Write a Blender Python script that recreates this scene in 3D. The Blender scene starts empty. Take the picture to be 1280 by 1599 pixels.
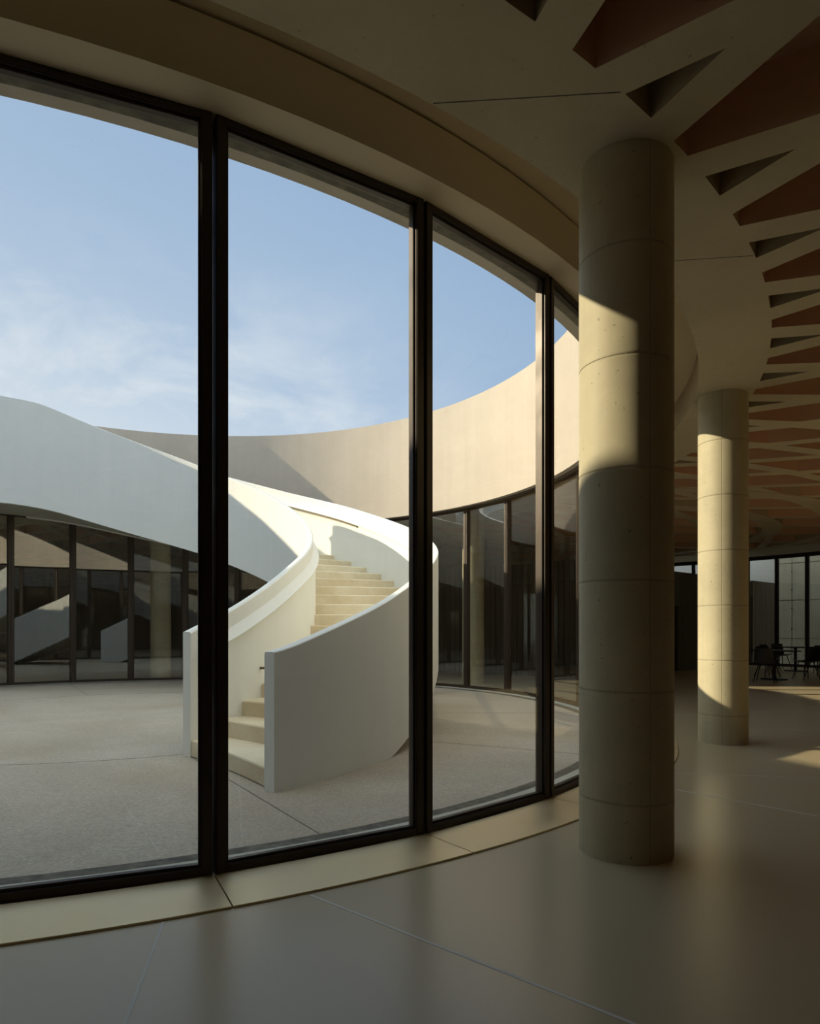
import bpy, bmesh, math, random
from mathutils import Vector, Matrix
from mathutils.geometry import tessellate_polygon
random.seed(7)
sc = bpy.context.scene
SC = 0.78                      # everything below is laid out in units of 0.78 m and scaled to metres at the end

# ------------------------------------------------------------------ camera
cam = bpy.data.cameras.new('camera')
cam.sensor_fit = 'HORIZONTAL'; cam.sensor_width = 36.0
cam.lens = 1035.4 / 1280 * 36.0
cam.shift_y = (983.94 - 799.5) / 1280
cam.clip_end = 500; cam.clip_start = 0.05
camo = bpy.data.objects.new('camera', cam); sc.collection.objects.link(camo)
camo.location = (0, 0, 1.6 * SC); camo.rotation_euler = (math.pi / 2, 0, 0)
sc.camera = camo

# ------------------------------------------------------------------ sky, sun, exposure
SUN_HEADING, SUN_EL = 273.0, 23.2
SUN_STRENGTH, SKY_STRENGTH = 4.25, 0.88
w = bpy.data.worlds.new('sky'); sc.world = w; w.use_nodes = True
nt = w.node_tree; nt.nodes.clear()
N = nt.nodes.new; L = nt.links.new
def mth(op, a, b=None, c=None, clamp=False):
    n = N('ShaderNodeMath'); n.operation = op; n.use_clamp = clamp
    for i, v in enumerate((a, b, c)):
        if v is None: continue
        if isinstance(v, (int, float)): n.inputs[i].default_value = v
        else: L(v, n.inputs[i])
    return n.outputs[0]
def mixc(fac, a, b):
    n = N('ShaderNodeMix'); n.data_type = 'RGBA'
    for i, v in ((0, fac), (6, a), (7, b)):
        if isinstance(v, (int, float)): n.inputs[i].default_value = v
        elif isinstance(v, tuple): n.inputs[i].default_value = (*v, 1)
        else: L(v, n.inputs[i])
    return n.outputs[2]
tc = N('ShaderNodeTexCoord'); sep = N('ShaderNodeSeparateXYZ'); L(tc.outputs['Generated'], sep.inputs[0])
X, Y, Z = sep.outputs
el = mth('MULTIPLY', mth('MAXIMUM', Z, 0.0), 1.0)
upmix = mth('POWER', mth('DIVIDE', el, 0.75, clamp=True), 0.75)
base = mixc(upmix, (0.47, 0.60, 0.78), (0.23, 0.375, 0.60))
left = mth('MULTIPLY_ADD', X, -1.3, 0.25, clamp=True)                   # paler towards the sun's side
low = mth('SUBTRACT', 1.0, mth('DIVIDE', el, 0.55, clamp=True))
base = mixc(mth('MULTIPLY', left, mth('MULTIPLY_ADD', mth('POWER', low, 1.6), 1.1, 0.12)), base, (0.97, 0.98, 0.95))
mp = N('ShaderNodeMapping'); mp.inputs['Scale'].default_value = (3.2, 3.2, 7.0); mp.inputs['Rotation'].default_value = (0.0, 0.35, 0.2)
L(tc.outputs['Generated'], mp.inputs[0])
nz = N('ShaderNodeTexNoise'); nz.inputs['Scale'].default_value = 1.6; nz.inputs['Detail'].default_value = 6; nz.inputs['Roughness'].default_value = 0.62
nz.inputs['Distortion'].default_value = 0.35
L(mp.outputs[0], nz.inputs['Vector'])
cl = mth('MULTIPLY', mth('SUBTRACT', nz.outputs[0], 0.47), 4.2, clamp=True)
cm = mth('SUBTRACT', 1.0, mth('DIVIDE', mth('ABSOLUTE', mth('SUBTRACT', el, 0.30)), 0.20, clamp=True))
cl = mth('MULTIPLY', cl, mth('MULTIPLY', cm, mth('MULTIPLY_ADD', X, -2.6, 0.30, clamp=True)))
col = mixc(mth('MULTIPLY', cl, 0.6), base, (0.93, 0.94, 0.93))
# added bright sky overhead and behind the viewer, out of view, for fill light
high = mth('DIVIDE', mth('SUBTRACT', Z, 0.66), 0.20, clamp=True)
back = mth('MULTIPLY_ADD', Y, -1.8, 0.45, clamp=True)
sky_fill = mth('MULTIPLY', high, mth('MULTIPLY_ADD', back, 0.75, 0.25))
col = mixc(sky_fill, col, (2.1, 2.28, 2.3))
hd, se = math.radians(SUN_HEADING), math.radians(SUN_EL)
tosun = Vector((math.sin(hd) * math.cos(se), math.cos(hd) * math.cos(se), math.sin(se)))
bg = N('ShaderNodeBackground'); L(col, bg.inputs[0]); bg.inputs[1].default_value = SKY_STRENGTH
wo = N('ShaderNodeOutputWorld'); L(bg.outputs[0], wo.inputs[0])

sun = bpy.data.lights.new('sun', 'SUN'); sun.energy = SUN_STRENGTH; sun.color = (1.0, 0.86, 0.62); sun.angle = math.radians(0.6)
suno = bpy.data.objects.new('sun', sun); sc.collection.objects.link(suno)
suno.rotation_euler = tosun.to_track_quat('Z', 'Y').to_euler(); suno.location = (-20, 8, 14)

vs = sc.view_settings
vs.view_transform = 'Standard'; vs.look = 'None'; vs.exposure = 0.60; vs.gamma = 1.0; vs.use_curve_mapping = False
cy = sc.cycles
cy.max_bounces = 14; cy.diffuse_bounces = 9; cy.glossy_bounces = 5; cy.transmission_bounces = 6; cy.transparent_max_bounces = 24
cy.blur_glossy = 0.6; cy.caustics_reflective = True; cy.caustics_refractive = False
cy.sample_clamp_indirect = 10.0
cy.use_denoising = True

# ------------------------------------------------------------------ materials
def mat(name, color, rough=0.8, metal=0.0, spec=0.5):
    global nt, N, L
    m = bpy.data.materials.new(name); m.use_nodes = True
    nt = m.node_tree; N = nt.nodes.new; L = nt.links.new
    b = nt.nodes['Principled BSDF']
    b.inputs['Base Color'].default_value = (*color, 1); b.inputs['Roughness'].default_value = rough
    b.inputs['Metallic'].default_value = metal; b.inputs['Specular IOR Level'].default_value = spec
    return m, b
def coords(scale=(1, 1, 1)):
    t = N('ShaderNodeTexCoord'); p = N('ShaderNodeMapping'); p.inputs['Scale'].default_value = scale
    L(t.outputs['Object'], p.inputs[0]); return p.outputs[0]
def noise(vec, scale, detail=5, rough=0.55, dist=0.0):
    n = N('ShaderNodeTexNoise'); n.inputs['Scale'].default_value = scale; n.inputs['Detail'].default_value = detail
    n.inputs['Roughness'].default_value = rough; n.inputs['Distortion'].default_value = dist
    L(vec, n.inputs['Vector']); return n.outputs[0]
def rng(v, a, b, c=0.0, d=1.0):
    n = N('ShaderNodeMapRange'); L(v, n.inputs[0])
    for i, q in enumerate((a, b, c, d)): n.inputs[i + 1].default_value = q
    return n.outputs[0]
def bump(b, h, strength, dist=0.01):
    n = N('ShaderNodeBump'); n.inputs['Strength'].default_value = strength; n.inputs['Distance'].default_value = dist
    L(h, n.inputs['Height']); L(n.outputs[0], b.inputs['Normal'])

def concrete(name, c1, c2, scale=1.0, rough=0.8, streak=0.0, pits=True, bmp=0.25, spec=0.3):
    m, b = mat(name, c1, rough, spec=spec)
    v = coords()
    big = rng(noise(v, 0.7 * scale, 6, 0.6, 0.4), 0.35, 0.68)
    fine = rng(noise(v, 7 * scale, 6, 0.65), 0.3, 0.7)
    f = mth('MULTIPLY_ADD', fine, 0.3, mth('MULTIPLY', big, 0.7))
    if streak:
        s = rng(noise(coords((1, 1, 0.06)), 5 * scale, 4), 0.4, 0.7)
        f = mth('MULTIPLY_ADD', s, streak, mth('MULTIPLY', f, 1 - streak))
    c = mixc(f, c1, c2)
    if pits:
        p = rng(noise(v, 26 * scale, 2, 0.5), 0.70, 0.76)
        c = mixc(mth('MULTIPLY', p, 0.55), c, tuple(q * 0.35 for q in c1))
    L(c, b.inputs['Base Color'])
    bump(b, fine, bmp, 0.006)
    return m
M = {}
M['white'] = concrete('white_plaster', (0.83, 0.835, 0.79), (0.76, 0.765, 0.72), 1.0, 0.75, 0.35, False, 0.12)
M['step'] = concrete('step_concrete', (0.76, 0.70, 0.55), (0.58, 0.47, 0.30), 2.0, 0.75, 0.0, False, 0.15)
M['drum'] = concrete('beige_render', (0.60, 0.535, 0.45), (0.50, 0.44, 0.365), 0.9, 0.85, 0.3, False, 0.2)
M['ceil'] = concrete('ceiling_concrete', (0.56, 0.49, 0.35), (0.44, 0.385, 0.275), 1.3, 0.8, 0.0, True, 0.3)
M['terra'] = concrete('terracotta_infill', (0.64, 0.43, 0.30), (0.54, 0.355, 0.245), 1.5, 0.85, 0.0, False, 0.2)
M['olive'] = concrete('coffer_concrete', (0.46, 0.38, 0.25), (0.36, 0.30, 0.195), 1.5, 0.85, 0.0, False, 0.2)
M['plaster'] = concrete('tan_plaster', (0.72, 0.62, 0.46), (0.68, 0.585, 0.435), 1.0, 0.8, 0.0, False, 0.05)
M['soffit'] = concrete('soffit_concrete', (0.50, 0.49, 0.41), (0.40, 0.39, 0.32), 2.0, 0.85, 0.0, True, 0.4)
M['roof'] = concrete('roof_gravel', (0.40, 0.38, 0.34), (0.32, 0.30, 0.27), 4.0, 0.9, 0.0, False, 0.2)
M['wall'] = concrete('wall_render', (0.36, 0.31, 0.23), (0.30, 0.26, 0.19), 1.0, 0.85, 0.0, False, 0.1)
M['outwhite'] = concrete('outer_white_wall', (0.86, 0.86, 0.82), (0.80, 0.80, 0.76), 1.0, 0.85, 0.0, False, 0.1)
# column concrete: pour joints and one formwork seam
m, b = mat('column_concrete', (0.4, 0.4, 0.3), 0.62, spec=0.35)
v = coords()
f = mth('MULTIPLY_ADD', rng(noise(v, 9, 6, 0.65), 0.3, 0.7), 0.35, mth('MULTIPLY', rng(noise(v, 1.3, 6, 0.6), 0.35, 0.65), 0.65))
f = mth('MULTIPLY_ADD', rng(noise(coords((1, 1, 0.08)), 5, 4), 0.35, 0.7), 0.35, mth('MULTIPLY', f, 0.65))
c = mixc(f, (0.64, 0.575, 0.39), (0.43, 0.385, 0.26))
t = N('ShaderNodeTexCoord'); s = N('ShaderNodeSeparateXYZ'); L(t.outputs['Object'], s.inputs[0])
jz = mth('MODULO', mth('ADD', s.outputs[2], (0.77 - 0.404 + 0.77 / 2) * SC), 0.77 * SC)
wob = mth('MULTIPLY', mth('SUBTRACT', noise(v, 3, 3), 0.5), 0.012)
jl = rng(mth('ABSOLUTE', mth('ADD', mth('SUBTRACT', jz, 0.77 / 2 * SC), wob)), 0.001, 0.012, 1, 0)
seam = mth('MULTIPLY', rng(mth('ABSOLUTE', mth('SUBTRACT', s.outputs[0], 0.065 * SC)), 0.0015, 0.005, 1, 0), rng(s.outputs[1], -0.01, 0.0, 1, 0))
ln = mth('MAXIMUM', jl, seam)
c = mixc(mth('MULTIPLY', ln, 0.25), c, (0.14, 0.125, 0.09))
pit = rng(noise(v, 34, 2, 0.5), 0.70, 0.75)
c = mixc(mth('MULTIPLY', pit, 0.6), c, (0.15, 0.13, 0.10))
L(c, b.inputs['Base Color']); bump(b, mth('SUBTRACT', mth('MULTIPLY', f, 0.3), ln), 0.3, 0.006)
M['column'] = m
# polished floor slab
m, b = mat('polished_floor', (0.2, 0.2, 0.18), 0.28, spec=0.6)
v = coords()
f = mth('MULTIPLY_ADD', noise(v, 30, 2), 0.2, mth('MULTIPLY', noise(v, 0.55, 2), 0.8))
L(mixc(f, (0.62, 0.52, 0.335), (0.49, 0.41, 0.26)), b.inputs['Base Color'])
M['floor'] = m
# courtyard ground: exposed aggregate, worn in stains
m, b = mat('exposed_aggregate', (0.5, 0.45, 0.4), 0.9, spec=0.2)
v = coords()
vor = N('ShaderNodeTexVoronoi'); vor.inputs['Scale'].default_value = 62; L(v, vor.inputs['Vector'])
sepc = N('ShaderNodeSeparateXYZ'); L(vor.outputs['Color'], sepc.inputs[0])
st = rng(noise(v, 0.45, 6, 0.6, 0.6), 0.36, 0.66)
c = mixc(st, (0.53, 0.475, 0.39), (0.40, 0.35, 0.275))
c = mixc(rng(noise(coords((1, 1.6, 1)), 0.22, 5, 0.6, 0.4), 0.50, 0.66, 0, 0.7), c, (0.37, 0.29, 0.19))
c = mixc(mth('MULTIPLY', sepc.outputs[0], 0.55), c, (0.24, 0.215, 0.185))
c = mixc(rng(noise(v, 45, 2), 0.60, 0.72, 0, 0.5), c, (0.78, 0.73, 0.64))
L(c, b.inputs['Base Color']); bump(b, vor.outputs['Distance'], 0.3, 0.004)
M['ground'] = m
# bronze metal, dark frames, black furniture
m, b = mat('bronze_plate', (0.50, 0.44, 0.33), 0.45, 0.6)
v = coords(); L(rng(noise(v, 3, 4), 0.3, 0.7, 0.36, 0.5), b.inputs['Roughness'])
L(mixc(noise(v, 1.2, 4), (0.86, 0.70, 0.42), (0.76, 0.61, 0.36)), b.inputs['Base Color']); M['bronze'] = m
m, b = mat('dark_bronze_frame', (0.05, 0.036, 0.026), 0.38, 0.3)
v = coords(); L(rng(noise(v, 4, 3), 0.3, 0.7, 0.33, 0.45), b.inputs['Roughness']); M['frame'] = m
m, b = mat('handrail_bronze', (0.10, 0.075, 0.045), 0.45, 0.5)
v = coords(); L(rng(noise(v, 9, 3), 0.3, 0.7, 0.4, 0.55), b.inputs['Roughness']); M['rail'] = m
m, b = mat('black_lacquer', (0.012, 0.012, 0.012), 0.5)
v = coords(); L(rng(noise(v, 9, 3), 0.3, 0.7, 0.45, 0.6), b.inputs['Roughness']); M['black'] = m
m, b = mat('sealant', (0.05, 0.05, 0.045), 0.85)
v = coords(); L(mixc(rng(noise(v, 14, 4), 0.4, 0.7), (0.045, 0.045, 0.04), (0.16, 0.15, 0.12)), b.inputs['Base Color']); M['seal'] = m
m, b = mat('pale_joint', (0.50, 0.49, 0.44), 0.6)
v = coords(); L(mixc(noise(v, 8, 3), (0.80, 0.79, 0.72), (0.66, 0.65, 0.58)), b.inputs['Base Color']); M['joint'] = m
# vertical timber slats: ridged strips
m, b = mat('slat_panel', (0.2, 0.16, 0.1), 0.6)
v = coords((1, 1, 0.1)); L(mixc(noise(v, 6, 4), (0.155, 0.125, 0.08), (0.115, 0.092, 0.058)), b.inputs['Base Color']); M['slat'] = m
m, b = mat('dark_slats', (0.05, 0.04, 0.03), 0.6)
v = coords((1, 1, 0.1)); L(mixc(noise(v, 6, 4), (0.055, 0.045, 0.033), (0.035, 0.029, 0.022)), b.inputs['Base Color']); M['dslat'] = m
# cast wall with tie holes (flat plates with panel joints)
M['cast'] = concrete('cast_wall_concrete', (0.74, 0.70, 0.53), (0.52, 0.49, 0.37), 1.6, 0.85, 0.25, True, 0.3)
# coated glass: clear, with a mirror that strengthens at a slant
m = bpy.data.materials.new('coated_glass'); m.use_nodes = True
nt = m.node_tree; N = nt.nodes.new; L = nt.links.new; nt.nodes.clear()
lw = N('ShaderNodeLayerWeight'); lw.inputs[0].default_value = 0.5
fr = mth('MULTIPLY_ADD', mth('POWER', lw.outputs['Facing'], 4.0), 0.74, 0.20)
tr = N('ShaderNodeBsdfTransparent'); tr.inputs[0].default_value = (0.96, 0.97, 0.945, 1)
gl = N('ShaderNodeBsdfGlossy'); gl.inputs['Roughness'].default_value = 0.0; gl.inputs[0].default_value = (0.93, 0.96, 0.95, 1)
mx = N('ShaderNodeMixShader'); L(fr, mx.inputs[0]); L(tr.outputs[0], mx.inputs[1]); L(gl.outputs[0], mx.inputs[2])
ou = N('ShaderNodeOutputMaterial'); L(mx.outputs[0], ou.inputs[0]); M['glass'] = m

# ------------------------------------------------------------------ helpers
def obj(name, bm, material, parent=None, smooth=None, local=False):
    """link bm as ONE mesh object; world-space verts are moved into the parent's space unless local"""
    bmesh.ops.recalc_face_normals(bm, faces=bm.faces[:])
    if smooth is not None:
        for fc in bm.faces: fc.smooth = True
        for e in bm.edges:
            if len(e.link_faces) == 2 and e.calc_face_angle(0) > math.radians(smooth): e.smooth = False
            elif len(e.link_faces) != 2: e.smooth = False
    me = bpy.data.meshes.new(name)
    if parent is not None and not local:
        q = parent
        while q is not None:
            bmesh.ops.translate(bm, verts=bm.verts[:], vec=-q.location); q = q.parent
    bm.to_mesh(me); bm.free()
    for mm in (material if isinstance(material, (list, tuple)) else [material]): me.materials.append(mm)
    o = bpy.data.objects.new(name, me); sc.collection.objects.link(o); o.parent = parent
    return o
def struct(name, bm, material, parent=None, smooth=None, label=None, cat=None):
    o = obj(name, bm, material, parent, smooth)
    if parent is None:
        o['kind'] = 'structure'
        if label: o['label'] = label; o['category'] = cat
    return o
def tag(o, label, cat, group=None):
    o['label'] = label; o['category'] = cat; o['kind'] = 'thing'
    if group: o['group'] = group
    return o
def thing(name, loc, label, cat, group=None, rz=0.0):
    o = bpy.data.objects.new(name, None); sc.collection.objects.link(o)
    o.location = loc; o.rotation_euler = (0, 0, rz); o.empty_display_size = 0.2
    return tag(o, label, cat, group)
def box(bm, x0, x1, y0, y1, z0, z1, bev=0.0):
    b2 = bmesh.new(); bmesh.ops.create_cube(b2, size=1)
    for q in b2.verts: q.co = Vector(((x0 + x1) / 2 + q.co.x * (x1 - x0), (y0 + y1) / 2 + q.co.y * (y1 - y0), (z0 + z1) / 2 + q.co.z * (z1 - z0)))
    if bev: bmesh.ops.bevel(b2, geom=b2.edges[:], offset=bev, segments=2, affect='EDGES')
    tmp = bpy.data.meshes.new('t'); b2.to_mesh(tmp); b2.free(); bm.from_mesh(tmp); bpy.data.meshes.remove(tmp)
def tube(bm, pts, r0, r1=None, seg=8):
    r1 = r0 if r1 is None else r1
    rings = []
    for i, p in enumerate(pts):
        p = Vector(p); a = Vector(pts[max(i - 1, 0)]); c2 = Vector(pts[min(i + 1, len(pts) - 1)])
        d = (c2 - a).normalized(); u = d.orthogonal().normalized() if abs(d.z) > 0.9 else d.cross(Vector((0, 0, 1))).normalized()
        v2 = d.cross(u); r = r0 + (r1 - r0) * i / (len(pts) - 1)
        rings.append([bm.verts.new(p + (u * math.cos(k * 2 * math.pi / seg) + v2 * math.sin(k * 2 * math.pi / seg)) * r) for k in range(seg)])
    for a, c2 in zip(rings, rings[1:]):
        for k in range(seg): bm.faces.new((a[k], a[(k + 1) % seg], c2[(k + 1) % seg], c2[k]))
    bm.faces.new(rings[0]); bm.faces.new(rings[-1][::-1])
CX, CY = -5.406, 12.436        # centre of the courtyard
SX, SY = -7.882, 11.740        # centre of the stair's sweep
def P(th, r, z=0.0, c=(CX, CY)):   # angle in degrees, 0 = towards the camera side, counter-clockwise
    a = math.radians(th); return Vector((c[0] + r * math.sin(a), c[1] - r * math.cos(a), z))
def sweep(bm, t0, t1, n, prof, c=(CX, CY), full=False):
    """sweep the closed profile prof(theta) -> [(r, z), ...] around c; full closes the ring"""
    rows = []
    for i in range(n if full else n + 1):
        th = t0 + (t1 - t0) * i / n
        rows.append([bm.verts.new(P(th, r, z, c)) for r, z in prof(th)])
    k = len(rows[0])
    for i in range(len(rows) - (0 if full else 1)):
        a, d = rows[i], rows[(i + 1) % len(rows)]
        for j in range(k): bm.faces.new((a[j], a[(j + 1) % k], d[(j + 1) % k], d[j]))
    if not full: bm.faces.new(rows[0]); bm.faces.new(rows[-1][::-1])
def ring(r0, r1, z0, z1): return lambda th: [(r0, z0), (r1, z0), (r1, z1), (r0, z1)]
def interp(tab):
    def g(x):
        if x <= tab[0][0]: return tab[0][1]
        for (a, p), (b2, q) in zip(tab, tab[1:]):
            if x <= b2: return p + (q - p) * (x - a) / (b2 - a)
        return tab[-1][1]
    return g
def smoothed(g, wd=3.0, lo=-1e9):
    return lambda x: sum(g(max(x + wd * k / 4, lo)) for k in range(-4, 5)) / 9

# ------------------------------------------------------------------ setting: floor and ground
NW, DTH, PH = 35, 360 / 35, math.degrees(0.4705)
RG, RSILL, RD, RHALL = 9.133, 9.676, 8.755, 27.4
HEAD, ZC, ZREC = 4.955, 4.94, 5.39
bm = bmesh.new(); sweep(bm, 0, 360, 180, ring(RSILL + 0.006, RHALL, -0.3, 0.0), full=True)
struct('floor', bm, M['floor'])
bm = bmesh.new()
v = [bm.verts.new(P(i * 2, RG - 0.125, 0.0)) for i in range(180)]; v2 = [bm.verts.new(P(i * 2, RG - 0.125, -0.3)) for i in range(180)]
bm.faces.new(v); bm.faces.new(v2[::-1])
for i in range(180): bm.faces.new((v[i], v2[i], v2[(i + 1) % 180], v[(i + 1) % 180]))
struct('ground', bm, M['ground'])
bm = bmesh.new(); sweep(bm, 0, 360, 120, ring(RHALL + 0.12, 60, -0.3, -0.02), full=True)
struct('ground_outside', bm, M['roof'])
# shallow joints cut in the courtyard paving: one ring and spokes
def strip(bm, a, b2, wd, z0, z1):
    a, b2 = Vector(a), Vector(b2); d = (b2 - a).normalized(); n = Vector((-d.y, d.x)) * wd / 2
    q = [a + n, a - n, b2 - n, b2 + n]
    lo_ = [bm.verts.new((p.x, p.y, z0)) for p in q]; hi = [bm.verts.new((p.x, p.y, z1)) for p in q]
    bm.faces.new(hi); bm.faces.new(lo_[::-1])
    for i in range(4): bm.faces.new((lo_[i], lo_[(i + 1) % 4], hi[(i + 1) % 4], hi[i]))
bm = bmesh.new(); sweep(bm, 0, 360, 120, ring(4.60, 4.612, -0.01, 0.0015), full=True)
for a in (3, 33, 63, 93, 153, 183, 213, 243, 273, 303, 333):
    p, q = P(a, 4.62), P(a, RG - 0.14); strip(bm, p.xy, q.xy, 0.012, -0.01, 0.0015)
struct('trim_1', bm, M['seal'])
# dark drain slot and pale upstand along the outside foot of the glazing
bm = bmesh.new(); sweep(bm, 0, 360, 140, ring(RG - 0.50, RG - 0.345, -0.05, 0.004), full=True)
struct('trim_2', bm, M['seal'])
bm = bmesh.new(); sweep(bm, 0, 360, 140, ring(RG - 0.345, RG - 0.16, -0.05, 0.012), full=True)
struct('trim_3', bm, M['soffit'])
# pale joints inlaid in the hall floor
def floor_pt(x, y):
    k = 1.6 / (y - 983.94); return ((x - 640) * k, 1035.4 * k)
fj = [((255, 1440), (195, 1599)), ((485, 1398), (990, 1599)), ((1055, 1233), (1280, 1275)), ((1055, 1207), (1280, 1215)),
      ((1171, 1110), (1280, 1101)), ((1171, 1137), (1280, 1142)), ((1052, 1117), (1090, 1114))]
for i, (a, b2) in enumerate(fj):
    pa, pb = Vector(floor_pt(*a)), Vector(floor_pt(*b2)); d = (pb - pa)
    bm = bmesh.new(); strip(bm, pa, pb + d.normalized() * 1.2, 0.017, -0.02, 0.0015)
    struct('trim_%d' % (4 + i), bm, M['joint'])
# bronze plates along the inside foot of the glazing
for k in range(NW):
    t0 = PH + k * DTH
    bm = bmesh.new(); sweep(bm, t0 + 0.03, t0 + DTH - 0.03, 8, ring(RG - 0.01, RSILL, -0.02, 0.014))
    struct('trim_%d' % (20 + k), bm, M['bronze'], smooth=30)
bm = bmesh.new(); sweep(bm, 0, 360, 140, ring(RG - 0.02, RSILL + 0.006, -0.3, -0.02), full=True)
struct('trim_60', bm, M['seal'])

# ------------------------------------------------------------------ setting: glazing round the courtyard
def frame_mesh(wd, h, bar, dep, bot, top):
    bm = bmesh.new(); x = wd / 2
    for s in (-1, 1):
        box(bm, *sorted((s * x, s * (x - bar))), -dep / 2, dep / 2, 0, h, 0.006)
        box(bm, *sorted((s * (x - bar), s * (x - bar - 0.016))), -dep * 0.28, dep * 0.12, bot, h - top, 0.003)
    box(bm, -x + bar * 0.9, x - bar * 0.9, -dep / 2 + 0.002, dep / 2 - 0.002, 0, bot, 0.005)
    box(bm, -x + bar * 0.9, x - bar * 0.9, -dep / 2 + 0.002, dep / 2 - 0.002, h - top, h, 0.005)
    box(bm, -x + bar, x - bar, -dep * 0.28, dep * 0.12, bot, bot + 0.02, 0.003)
    box(bm, -x + bar, x - bar, -dep * 0.28, dep * 0.12, h - top - 0.02, h - top, 0.003)
    return bm
def pane_mesh(wd, h, bar, bot, top):
    bm = bmesh.new(); x = wd / 2 - bar - 0.004
    vv = [bm.verts.new(q) for q in ((-x, -0.01, bot), (x, -0.01, bot), (x, -0.01, h - top), (-x, -0.01, h - top))]
    bm.faces.new(vv); return bm
wd = 2 * (RG - 0.12) * math.sin(math.pi / NW) - 0.004
first = None
nwin = 0
for k in range(NW):
    tm = PH + (k + 0.5) * DTH
    nwin += 1
    pos = P(tm, RG * math.cos(math.pi / NW) - 0.06, 0.0)
    if first is None:
        o = obj('window_1', frame_mesh(wd, HEAD, 0.070, 0.12, 0.065, 0.05), M['frame'])
        g = obj('glass_pane', pane_mesh(wd, HEAD, 0.070, 0.065, 0.05), M['glass'], o, local=True)
        first = (o, g)
    else:
        o = first[0].copy(); sc.collection.objects.link(o); o.name = 'window_%d' % nwin
        g = first[1].copy(); sc.collection.objects.link(g); g.parent = o
    o['kind'] = 'structure'
    o.location = pos; o.rotation_euler = (0, 0, math.radians(tm))

# ------------------------------------------------------------------ setting: parapet drum, soffits, fascia, roof
bm = bmesh.new(); sweep(bm, 0, 360, 180, ring(RD, 9.02, HEAD - 0.005, 7.80), full=True)
struct('wall_courtyard', bm, M['drum'], smooth=40)
bm = bmesh.new(); sweep(bm, 0, 360, 180, ring(8.90, 8.985, HEAD - 0.03, HEAD - 0.004), full=True)
struct('trim_61', bm, M['seal'], smooth=40)
bm = bmesh.new(); sweep(bm, 0, 360, 180, ring(9.02, 9.33, HEAD, HEAD + 0.05), full=True)
struct('trim_62', bm, M['plaster'], smooth=40)
bm = bmesh.new(); sweep(bm, 0, 360, 180, ring(9.33, 9.36, HEAD, ZREC - 0.03), full=True)
struct('trim_63', bm, M['plaster'], smooth=40)
bm = bmesh.new(); sweep(bm, 0, 360, 180, ring(9.30, 10.6, ZREC, ZREC + 0.05), full=True)
struct('trim_64', bm, M['plaster'], smooth=40)
bm = bmesh.new(); sweep(bm, 0, 360, 180, ring(9.02, RHALL + 1.7, 5.75, 5.95), full=True)  # overhang lengthened to shade the walls beyond the far glazing
struct('roof', bm, M['roof'])
bm = bmesh.new(); sweep(bm, 95, 170, 60, ring(RHALL + 1.4, RHALL + 1.7, 5.95, 7.3)); struct('roof_sun_block', bm, M['roof'])  # unseen upstand added to keep the sun off the outer walls

# ------------------------------------------------------------------ setting: coffered concrete ceiling
R0, RB, HW, DEP = 9.92, 10.70, 0.145, 0.46
def inset(poly, d):
    out = []; n = len(poly)
    for i in range(n):
        a, b2, c2 = poly[i - 1], poly[i], poly[(i + 1) % n]
        e1 = (b2 - a).normalized(); e2 = (c2 - b2).normalized()
        n1 = Vector((-e1.y, e1.x)); n2 = Vector((-e2.y, e2.x))
        k = n1 + n2; out.append(b2 + k * (d / max(k.dot(n1), 0.05)))
    return out
def clip_r(poly, rmin):            # cut a polygon at the circle r = rmin (keep outside)
    out = []; n = len(poly); c2 = Vector((CX, CY)); rr = [(p - c2).length for p in poly]
    for i in range(n):
        j = (i + 1) % n
        if rr[i] >= rmin: out.append(poly[i])
        if (rr[i] >= rmin) != (rr[j] >= rmin):
            lo_, hi = 0.0, 1.0
            for _ in range(40):
                md = (lo_ + hi) / 2
                inside = ((poly[i].lerp(poly[j], md)) - c2).length >= rmin
                if inside == (rr[i] >= rmin): lo_ = md
                else: hi = md
            out.append(poly[i].lerp(poly[j], lo_))
    return out
def area(p): return sum(p[i - 1].x * p[i].y - p[i].x * p[i - 1].y for i in range(len(p))) / 2
slab = bmesh.new(); terra = bmesh.new(); olive = bmesh.new()
def cell(outer, hole, coffer):
    if area(outer) < 0: outer = outer[::-1]
    if area(hole) < 0: hole = hole[::-1]
    loops = [[Vector((p.x, p.y, 0)) for p in outer], [Vector((p.x, p.y, 0)) for p in hole[::-1]]]
    flat = loops[0] + loops[1]
    vv = [slab.verts.new((p.x, p.y, ZC)) for p in flat]
    for t in tessellate_polygon(loops):
        try: slab.faces.new([vv[i] for i in t])
        except ValueError: pass
    lo_ = [coffer.verts.new((p.x, p.y, ZC)) for p in hole]; hi = [coffer.verts.new((p.x, p.y, ZC + DEP)) for p in hole]
    for i in range(len(hole)): coffer.faces.new((lo_[i], lo_[(i + 1) % len(hole)], hi[(i + 1) % len(hole)], hi[i]))
    coffer.faces.new(hi)
def p2(th, r): return P(th, r).xy
rows = [R0] + [11.80 + 1.84 * i for i in range(9)]
for k in range(60):
    a = 36.9 + 6 * k
    arc = [p2(a + 6 - i, R0) for i in range(7)]
    tri = [p2(a, R0), p2(a + 3, rows[1]), p2(a + 6, R0)]
    if area(tri) < 0: tri = tri[::-1]
    cell([p2(a + 3, rows[1])] + arc, clip_r(inset(tri, HW), RB), olive)
    for j in range(len(rows) - 2):
        th = a + (3 if j % 2 else 0)
        dia = [p2(th, rows[j]), p2(th + 3, rows[j + 1]), p2(th, rows[j + 2]), p2(th - 3, rows[j + 1])]
        if area(dia) < 0: dia = dia[::-1]
        h = inset(dia, HW)
        if j == 0: h = clip_r(h, RB)
        cell(dia, h, terra)
bmesh.ops.remove_doubles(slab, verts=slab.verts[:], dist=0.0005)
ro = struct('ceiling', slab, M['ceil'])
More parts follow.
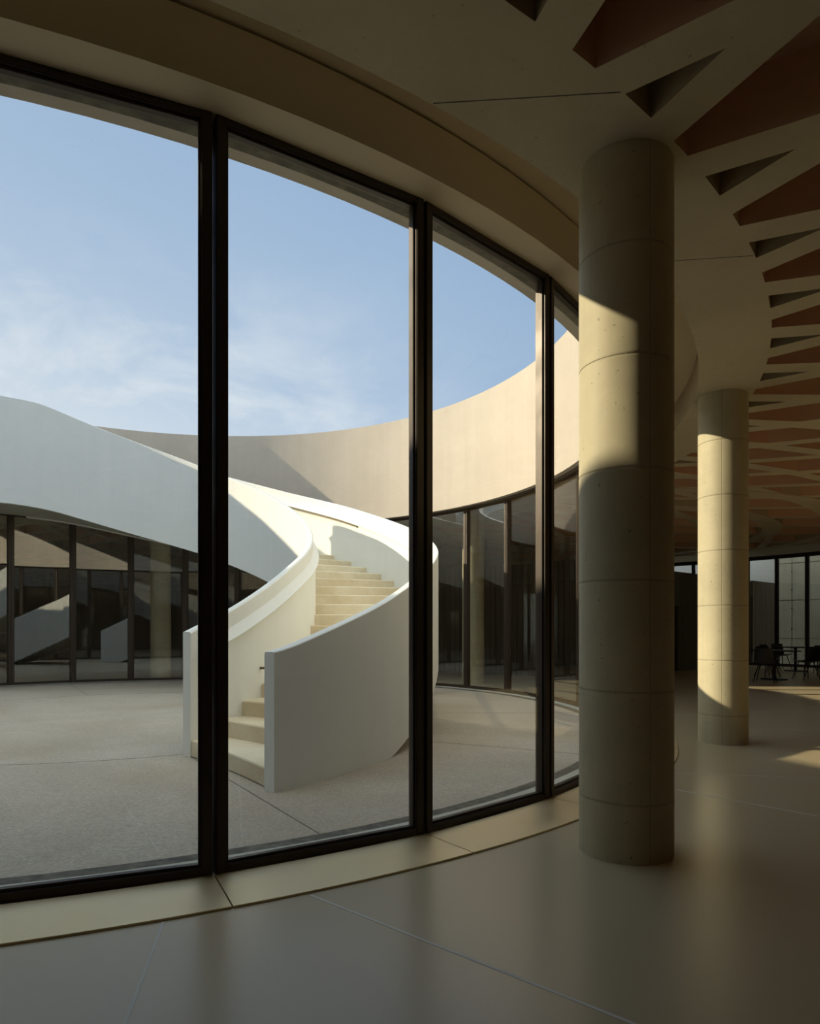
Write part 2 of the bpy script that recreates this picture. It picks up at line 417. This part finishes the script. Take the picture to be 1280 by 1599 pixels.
struct('ceiling_panel', terra, M['terra'], ro); struct('ceiling_recess', olive, M['olive'], ro)
bm = bmesh.new(); sweep(bm, 0, 360, 180, lambda th: [(R0, ZC + 0.004), (R0 + 0.03, ZC + 0.004), (R0 + 0.03, ZREC), (R0, ZREC)], full=True)
struct('ceiling_edge', bm, M['ceil'], ro, smooth=40)
bm = bmesh.new(); rl = (rows[-2] + rows[-1]) / 2 - 0.9
sweep(bm, 0, 360, 120, ring(rows[-2] - 0.1, RHALL + 0.1, ZC - 0.02, ZC + 0.1), full=True)
struct('ceiling_border', bm, M['ceil'], ro)
for c2, r_, w_ in (((5.5, 25.0), 7.15, 0.6), ((5.5, 25.0), 9.25, 0.5)):   # ring beams about another round opening
    ok = [a for a in range(0, 361, 3) if (P(a, r_ + w_ / 2, 0, c2).xy - Vector((CX, CY))).length > 10.75 and (P(a, r_ + w_ / 2, 0, c2).xy - Vector((CX, CY))).length < RHALL]
    runs = [[ok[0]]]
    for a in ok[1:]:
        if a - runs[-1][-1] == 3: runs[-1].append(a)
        else: runs.append([a])
    bm = bmesh.new()
    for rn in runs:
        if len(rn) > 1: sweep(bm, rn[0], rn[-1], len(rn) - 1, ring(r_ - w_ / 2, r_ + w_ / 2, ZC - 0.015, ZC + 0.4), c2)
    struct('ceiling_beam', bm, M['ceil'], ro, smooth=40)

bm = bmesh.new()
for a_, b_ in (((34.0, R0 + 0.01), (38.9, RB - 0.01)), ((50.1, R0 + 0.1), (52.4, RB - 0.01)), ((15.0, R0 + 0.01), (20.9, RB - 0.01)), ((74.0, R0 + 0.01), (76.9, RB - 0.01))):
    strip(bm, p2(*a_), p2(*b_), 0.007, ZC - 0.0015, ZC + 0.004)
struct('ceiling_joint', bm, M['seal'], ro)

# ------------------------------------------------------------------ setting: outer walls of the hall, far glazing, slat walls
G0, GS, GN = 115.1, 2.6, 14
G1 = G0 + GS * GN
BN = 12; B0 = 281.0; B1 = B0 + BN * GS            # unseen glazed bays added behind the viewer to bring daylight into the hall
bm = bmesh.new(); sweep(bm, G1, B0, 60, ring(RHALL, RHALL + 0.3, 0, 5.75)); struct('wall_perimeter', bm, M['wall'])
bm = bmesh.new(); sweep(bm, B1, 360 + G0, 60, ring(RHALL, RHALL + 0.3, 0, 5.75)); struct('wall_back', bm, M['wall'])
bm = bmesh.new(); sweep(bm, B0, B1, 30, ring(RHALL, RHALL + 0.3, ZC - 0.1, 5.75)); struct('wall_lintel_added', bm, M['frame'])  # header over the added daylight bays
bm = bmesh.new(); sweep(bm, G0, G1, 30, ring(RHALL, RHALL + 0.3, ZC - 0.1, 5.75)); struct('wall_lintel', bm, M['frame'])
w2 = 2 * RHALL * math.sin(math.radians(GS / 2)) - 0.006
far = None
for tm in [G0 + (k + 0.5) * GS for k in range(GN)] + [B0 + (k + 0.5) * GS for k in range(BN)]:  # far glazing first, then the added daylight bays
    nwin += 1
    if far is None:
        o = obj('window_%d' % nwin, frame_mesh(w2, ZC - 0.1, 0.06, 0.14, 0.1, 0.06), M['frame'])
        g = obj('glass_pane', pane_mesh(w2, ZC - 0.1, 0.06, 0.1, 0.06), M['glass'], o, local=True); far = (o, g)
    else:
        o = far[0].copy(); sc.collection.objects.link(o); o.name = 'window_%d' % nwin
        g = far[1].copy(); sc.collection.objects.link(g); g.parent = o
    o['kind'] = 'structure'
    o.location = P(tm, RHALL + 0.15, 0); o.rotation_euler = (0, 0, math.radians(tm))
def slat_wall(name, a, b2, h, pitch=0.16, thick=0.12, mt='slat'):
    a, b2 = Vector(a), Vector(b2); d = b2 - a; n = int(d.length / pitch); u = d.normalized(); q = Vector((u.y, -u.x))
    if q.y > 0: q = -q
    bm = bmesh.new(); prof = []
    for i in range(n):
        s = a + u * (i * d.length / n); e = a + u * ((i + 0.68) * d.length / n); f_ = a + u * ((i + 1) * d.length / n)
        prof += [s + q * 0.05, e + q * 0.05, e, f_]
    back = [b2 - q * thick, a - q * thick]
    pl = prof + back
    lo_ = [bm.verts.new((p.x, p.y, 0)) for p in pl]; hi = [bm.verts.new((p.x, p.y, h)) for p in pl]
    for i in range(len(pl)): bm.faces.new((lo_[i], lo_[(i + 1) % len(pl)], hi[(i + 1) % len(pl)], hi[i]))
    bm.faces.new(hi); bm.faces.new(lo_[::-1])
    return struct(name, bm, M[mt])
slat_wall('wall_slats_inner', (10.46, 25.95), (15.10, 29.98), 3.88)
slat_wall('wall_slats_outer', (15.75, 30.56), (17.8, 32.36), 3.88)
slat_wall('wall_slats_left', (6.5, 22.5), (9.75, 25.35), 3.88)
bm = bmesh.new(); strip(bm, (9.75, 25.35), (10.46, 25.95), 0.10, 2.55, 3.88); struct('wall_over_door', bm, M['slat'])
bm = bmesh.new(); strip(bm, (9.80, 25.46), (10.42, 26.0), 0.06, 0, 2.55); struct('door_1', bm, M['black'])
t0 = 126
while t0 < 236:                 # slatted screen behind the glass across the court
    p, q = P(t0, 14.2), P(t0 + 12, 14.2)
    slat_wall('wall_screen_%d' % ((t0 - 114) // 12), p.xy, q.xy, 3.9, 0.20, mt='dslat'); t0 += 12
# beyond the far glazing
bm = bmesh.new(); sweep(bm, 95, 130.9, 40, ring(31.0, 31.4, -0.1, 7.5)); cw = struct('wall_cast', bm, M['cast'])
bm = bmesh.new()
for i in range(16):
    th = 129.5 - i * 2.4
    for z in (0.75, 1.65, 2.65, 3.55, 4.45, 5.4):
        a, c2 = P(th, 31.02, z), P(th, 30.985, z); tube(bm, [a, c2], 0.035, 0.035, 8)
struct('tie_holes', bm, M['seal'], cw)
bm = bmesh.new()
for z in (1.2, 3.05, 4.85): sweep(bm, 95, 130.9, 40, ring(30.992, 31.01, z, z + 0.015))
for i in range(14): sweep(bm, 129.485 - i * 2.4, 129.515 - i * 2.4, 1, ring(30.992, 31.01, 0, 7.4))
struct('panel_joints', bm, M['seal'], cw)
bm = bmesh.new(); sweep(bm, 131.0, 165, 30, ring(31.5, 31.9, -0.1, 7.5)); struct('wall_white', bm, M['outwhite'])

# ------------------------------------------------------------------ columns
def column_bm(r, h):
    bm = bmesh.new(); prof = [(r, 0.0)]
    z = 0.404
    while z < h - 0.1:
        prof += [(r, z - 0.03), (r, z - 0.004), (r - 0.003, z - 0.002), (r - 0.003, z + 0.002), (r, z + 0.004), (r, z + 0.03)]; z += 0.77
    prof.append((r, h)); n = 64
    rows_ = [[bm.verts.new((q * math.cos(2 * math.pi * k / n), q * math.sin(2 * math.pi * k / n), zz)) for k in range(n)] for q, zz in prof]
    for a, b2 in zip(rows_, rows_[1:]):
        for k in range(n): bm.faces.new((a[k], a[(k + 1) % n], b2[(k + 1) % n], b2[k]))
    bm.faces.new(rows_[0][::-1]); bm.faces.new(rows_[-1]); return bm
cl = {1: ('thick round concrete column in the foreground, right of the last wide pane', 42.5),
      2: ('round concrete column standing second, in the hall beyond the foreground column', 73.4),
      3: ('round concrete column behind the glass, right of the curved staircase', 135.1),
      4: ('round concrete column behind the dark glass, left of the staircase', 196.8)}
c0 = None
for i, (lab, th) in cl.items():
    if c0 is None: c0 = o = obj('round_column', column_bm(0.33, ZC - 0.002), M['column'], smooth=25)
    else: o = c0.copy(); sc.collection.objects.link(o)
    p = P(th, 10.33)
    if i == 1: p = Vector((1.57, 4.83, 0))
    if i == 2: p = Vector((4.48, 9.50, 0))
    o.location = p; o.rotation_euler = (0, 0, 0 if i == 1 else math.radians(-38 if i == 2 else 20 * i))
    tag(o, lab, 'column', 'round columns around the courtyard')

# ------------------------------------------------------------------ the curved staircase
RO, RI = 8.377, 6.210
stair = thing('spiral_staircase', tuple(P(54, 7.3, 0, (SX, SY))), 'white curved staircase with solid parapet walls sweeping up round the courtyard', 'staircase')
ztop = smoothed(interp([(51, 1.345), (58.3, 1.66), (63.3, 1.87), (70.8, 2.22), (80, 2.65), (91.6, 3.09), (97.3, 3.32), (108, 3.77), (120, 4.29), (132.8, 4.87),
                        (148, 5.50), (155.5, 5.83), (163.6, 6.18), (184, 7.00), (196.9, 7.54), (200.5, 7.62), (207, 7.66), (220, 7.78), (290, 7.80)]), 2.5)
zb_raw = interp([(40, 0), (66, 0.0), (68.3, 0.10), (72, 0.27), (79.1, 0.62), (82.4, 0.775), (95, 1.29), (110, 1.90), (130.7, 2.72), (148, 3.30), (155, 3.55),
                 (175.7, 4.17), (188, 4.55), (194.7, 4.75), (200.8, 4.86), (206, 4.90), (290, 4.90)])
zbot = lambda th: zb_raw(th) if th < 75 else smoothed(zb_raw, 3.0)(th)
RIM, PRJ, TH = 0.36, 0.06, 0.15
def fade(th, t0, span): return min(1.0, max(0.0, (th - t0) / span))
def outer_prof(th):              # thin coping, then a sloping ledge that flares out over the wall face
    zt, zb = ztop(th), zbot(th); k = fade(th, 52.5, 12); a = 0.03 * (1 - k)
    return [(RO, zb), (RO, zt - 0.010), (RO - 0.010, zt), (RO - 0.105 - a, zt), (RO - 0.125 - a * 0.8, zt - 0.022),
            (RO - 0.125 - a * 0.8, zt - RIM + 0.13), (RO - TH - PRJ * k, zt - RIM), (RO - TH - (PRJ - 0.01) * k, zt - RIM - 0.02), (RO - TH, zt - RIM - 0.03), (RO - TH, zb)]
def inner_prof(th):
    zt, zb = ztop(th), zbot(th); k = fade(th, 57.0, 3.0); a = 0.05 * (1 - k)
    return [(RI - 0.205, zb), (RI - 0.205, zt - 0.012), (RI - 0.193, zt), (RI - 0.125 + a, zt), (RI - 0.105 + a, zt - 0.022),
            (RI - 0.105 + a, zt - RIM + 0.13), (RI - PRJ * (1 - k), zt - RIM), (RI - PRJ * (1 - k) - 0.01 * k, zt - RIM - 0.02), (RI - PRJ, zt - RIM - 0.03), (RI - PRJ, zb)]
T_OUT, T_IN = 51.41, 56.4
bm = bmesh.new(); sweep(bm, T_OUT, 203.5, 180, outer_prof, (SX, SY)); obj('outer_parapet', bm, M['white'], stair, smooth=35)
bm = bmesh.new(); sweep(bm, T_IN, 262, 220, inner_prof, (SX, SY)); obj('inner_parapet', bm, M['white'], stair, smooth=35)
def sof(th):
    zb = max(zbot(th), 0.0) + 0.03
    return [(RI - 0.1, zb), (RO - 0.05, zb), (RO - 0.05, zb + 0.12), (RI - 0.1, zb + 0.12)]
bm = bmesh.new(); sweep(bm, 67, 203, 150, sof, (SX, SY)); obj('soffit', bm, M['soffit'], stair, smooth=35)
# landing that meets the parapet drum: slab between the inner wall and the drum
bm = bmesh.new()
th, pts = 196.0, []
def to_drum(th):
    lo_, hi = 5.0, 13.0
    for _ in range(40):
        md = (lo_ + hi) / 2
        q = P(th, md, 0, (SX, SY)); 
        if math.hypot(q.x - CX, q.y - CY) < RD + 0.1: lo_ = md
        else: hi = md
    return lo_
prf = lambda th: [(RI - 0.1, 4.90), (max(to_drum(th), RI), 4.90), (max(to_drum(th), RI), 6.10), (RI - 0.1, 6.10)]
sweep(bm, 201.0, 258, 60, prf, (SX, SY)); obj('landing', bm, M['soffit'], stair, smooth=35)
# steps: one block each
NST = 30
def nose(n, fr):                 # angle of the n-th nosing; fr 0 = outer end, 1 = inner end
    sk = max(0.0, 1 - (n - 1) / 4.0)
    return 68.2 + (n - 4) * 5.08 - 1.2 * sk * (1 - fr) + 3.6 * sk * fr
for n in range(1, NST + 1):
    bm = bmesh.new(); z1 = 0.21 * n; K = 6
    ra, rb = RI - PRJ - 0.02, RO - TH + 0.02
    if n == 1: pass
    def pt(fr, t, z): r = rb + (ra - rb) * fr; return P(t, r, z, (SX, SY))
    secs = []
    for i in range(K + 1):
        fr = i / K; t0_, t1_ = nose(n, fr), nose(n + 1, fr) + 0.35
        ln = 0.25
        zlo0 = max(z1 - 0.25, 0.012)
        zlo1 = max(z1 - 0.25, 0.0) if n > 1 else 0.012
        secs.append([pt(fr, t0_, zlo0), pt(fr, t0_, z1 - 0.022), pt(fr, t0_ + 0.06, z1 - 0.008), pt(fr, t0_ + 0.2, z1), pt(fr, t1_, z1), pt(fr, t1_, zlo1)])
    vv = [[bm.verts.new(q) for q in s_] for s_ in secs]
    for a, b2 in zip(vv, vv[1:]):
        for j in range(6): bm.faces.new((a[j], a[(j + 1) % 6], b2[(j + 1) % 6], b2[j]))
    bm.faces.new(vv[0]); bm.faces.new(vv[-1][::-1])
    obj('step', bm, M['step'], stair, smooth=25)
# slim handrail tucked under the rim of the outer wall
bm = bmesh.new(); sweep(bm, 127, 160, 40, lambda th: [(RO - TH - PRJ + 0.012, ztop(th) - RIM - 0.062), (RO - TH + 0.01, ztop(th) - RIM - 0.062), (RO - TH + 0.01, ztop(th) - RIM - 0.036), (RO - TH - PRJ + 0.012, ztop(th) - RIM - 0.036)], (SX, SY))
obj('handrail', bm, M['rail'], stair, smooth=35)
for th, dz in ((58.0, -0.30), (68.8, -1.07)):
    bm = bmesh.new(); z = ztop(th) + dz
    tube(bm, [P(th, RI - PRJ - 0.01, z, (SX, SY)), P(th, RI + 0.07, z, (SX, SY))], 0.018, 0.018, 10)
    obj('handrail_peg', bm, M['rail'], stair, smooth=35)

# ------------------------------------------------------------------ tables and chairs at the far end of the hall
def make_table(loc, label):
    t = thing('cafe_table', loc, label, 'table', 'black tables at the far end')
    bm = bmesh.new(); box(bm, -0.56, 0.56, -0.56, 0.56, 0.915, 0.95, 0.008); obj('tabletop', bm, M['black'], t, local=True)
    bm = bmesh.new(); tube(bm, [(0, 0, 0.02), (0, 0, 0.92)], 0.055, 0.055, 16); obj('pedestal', bm, M['black'], t, 40, True)
    bm = bmesh.new(); tube(bm, [(0, 0, 0.0), (0, 0, 0.022), (0, 0, 0.03)], 0.40, 0.40, 28); obj('base', bm, M['black'], t, 40, True)
    return t
def make_chair():
    t = thing('shell_chair', (0, 0, 0), '', 'chair')
    n = 8; bm = bmesh.new(); prof = []
    def slabgrid(f_, nu, nv, th):
        top = [[Vector(f_(i / nu, j / nv)) for j in range(nv + 1)] for i in range(nu + 1)]
        A = [[bm.verts.new(p) for p in r] for r in top]; B = [[bm.verts.new(p + Vector(th)) for p in r] for r in top]
        for i in range(nu):
            for j in range(nv):
                bm.faces.new((A[i][j], A[i + 1][j], A[i + 1][j + 1], A[i][j + 1])); bm.faces.new((B[i][j], B[i][j + 1], B[i + 1][j + 1], B[i + 1][j]))
        rim_ = [(i, 0) for i in range(nu)] + [(nu, j) for j in range(nv)] + [(i, nv) for i in range(nu, 0, -1)] + [(0, j) for j in range(nv, 0, -1)]
        for (a, b2), (c2, d) in zip(rim_, rim_[1:] + rim_[:1]): bm.faces.new((A[a][b2], B[a][b2], B[c2][d], A[c2][d]))
    slabgrid(lambda u, v_: ((u - 0.5) * 0.56, (v_ - 0.5) * 0.52, 0.575 + 0.05 * (2 * u - 1) ** 2 + 0.02 * (2 * v_ - 1) ** 2), 8, 6, (0, 0, -0.022))
    obj('seat', bm, M['black'], t, 35, True)
    bm = bmesh.new()
    slabgrid(lambda u, v_: ((u - 0.5) * (0.56 - 0.08 * v_), 0.26 + 0.07 * v_ - 0.07 * (2 * u - 1) ** 2, 0.60 + 0.44 * v_), 8, 6, (0, 0.022, 0))
    obj('backrest', bm, M['black'], t, 35, True)
    for sx in (-1, 1):
        for sy in (-1, 1):
            bm = bmesh.new(); tube(bm, [(sx * 0.29, sy * 0.28, 0), (sx * 0.15, sy * 0.14, 0.57)], 0.013, 0.016, 8)
            obj('leg', bm, M['black'], t, 40, True)
    return t
def copy_thing(o, loc, rz, label, group):
    c2 = o.copy(); sc.collection.objects.link(c2); c2.location = loc; c2.rotation_euler = (0, 0, rz); c2['label'] = label; c2['group'] = group
    for ch in list(o.children):
        d = ch.copy(); sc.collection.objects.link(d); d.parent = c2
    return c2
make_table((11.80, 21.5, 0), 'square black pedestal table nearest, seen right of the second column')
t1 = make_table((15.05, 25.9, 0), 'black pedestal table farther back, just in front of the far glazing')
ch0 = make_chair()
chairs = [((12.25, 22.75), 0.15, 'black shell chair pulled up behind the nearest black table'),
          ((10.95, 20.45), 2.5, 'black shell chair in front of the nearest black table, next to the second column'),
          ((12.75, 21.35), -1.5, 'black shell chair at the right side of the nearest black table'),
          ((14.00, 25.8), 1.6, 'black shell chair at the left of the farther table before the far glazing'),
          ((15.1, 27.0), 0.1, 'black shell chair behind the farther table, back to the far glazing'),
          ((13.92, 22.6), 1.9, 'black shell chair half cut off by the right edge of the picture'),
          ((15.15, 24.75), 3.2, 'black shell chair in front of the farther table, back to the hall')]
for i, ((x, y), rz, lab) in enumerate(chairs):
    if i == 0:
        ch0.location = (x, y, 0); ch0.rotation_euler = (0, 0, rz); ch0['label'] = lab; ch0['group'] = 'black chairs at the far end'
    else: copy_thing(ch0, (x, y, 0), rz, lab, 'black chairs at the far end')

# ------------------------------------------------------------------ to metres
for me in bpy.data.meshes: me.transform(Matrix.Scale(SC, 4))
for o in sc.objects:
    if o.type in ('MESH', 'EMPTY'): o.location = o.location * SC
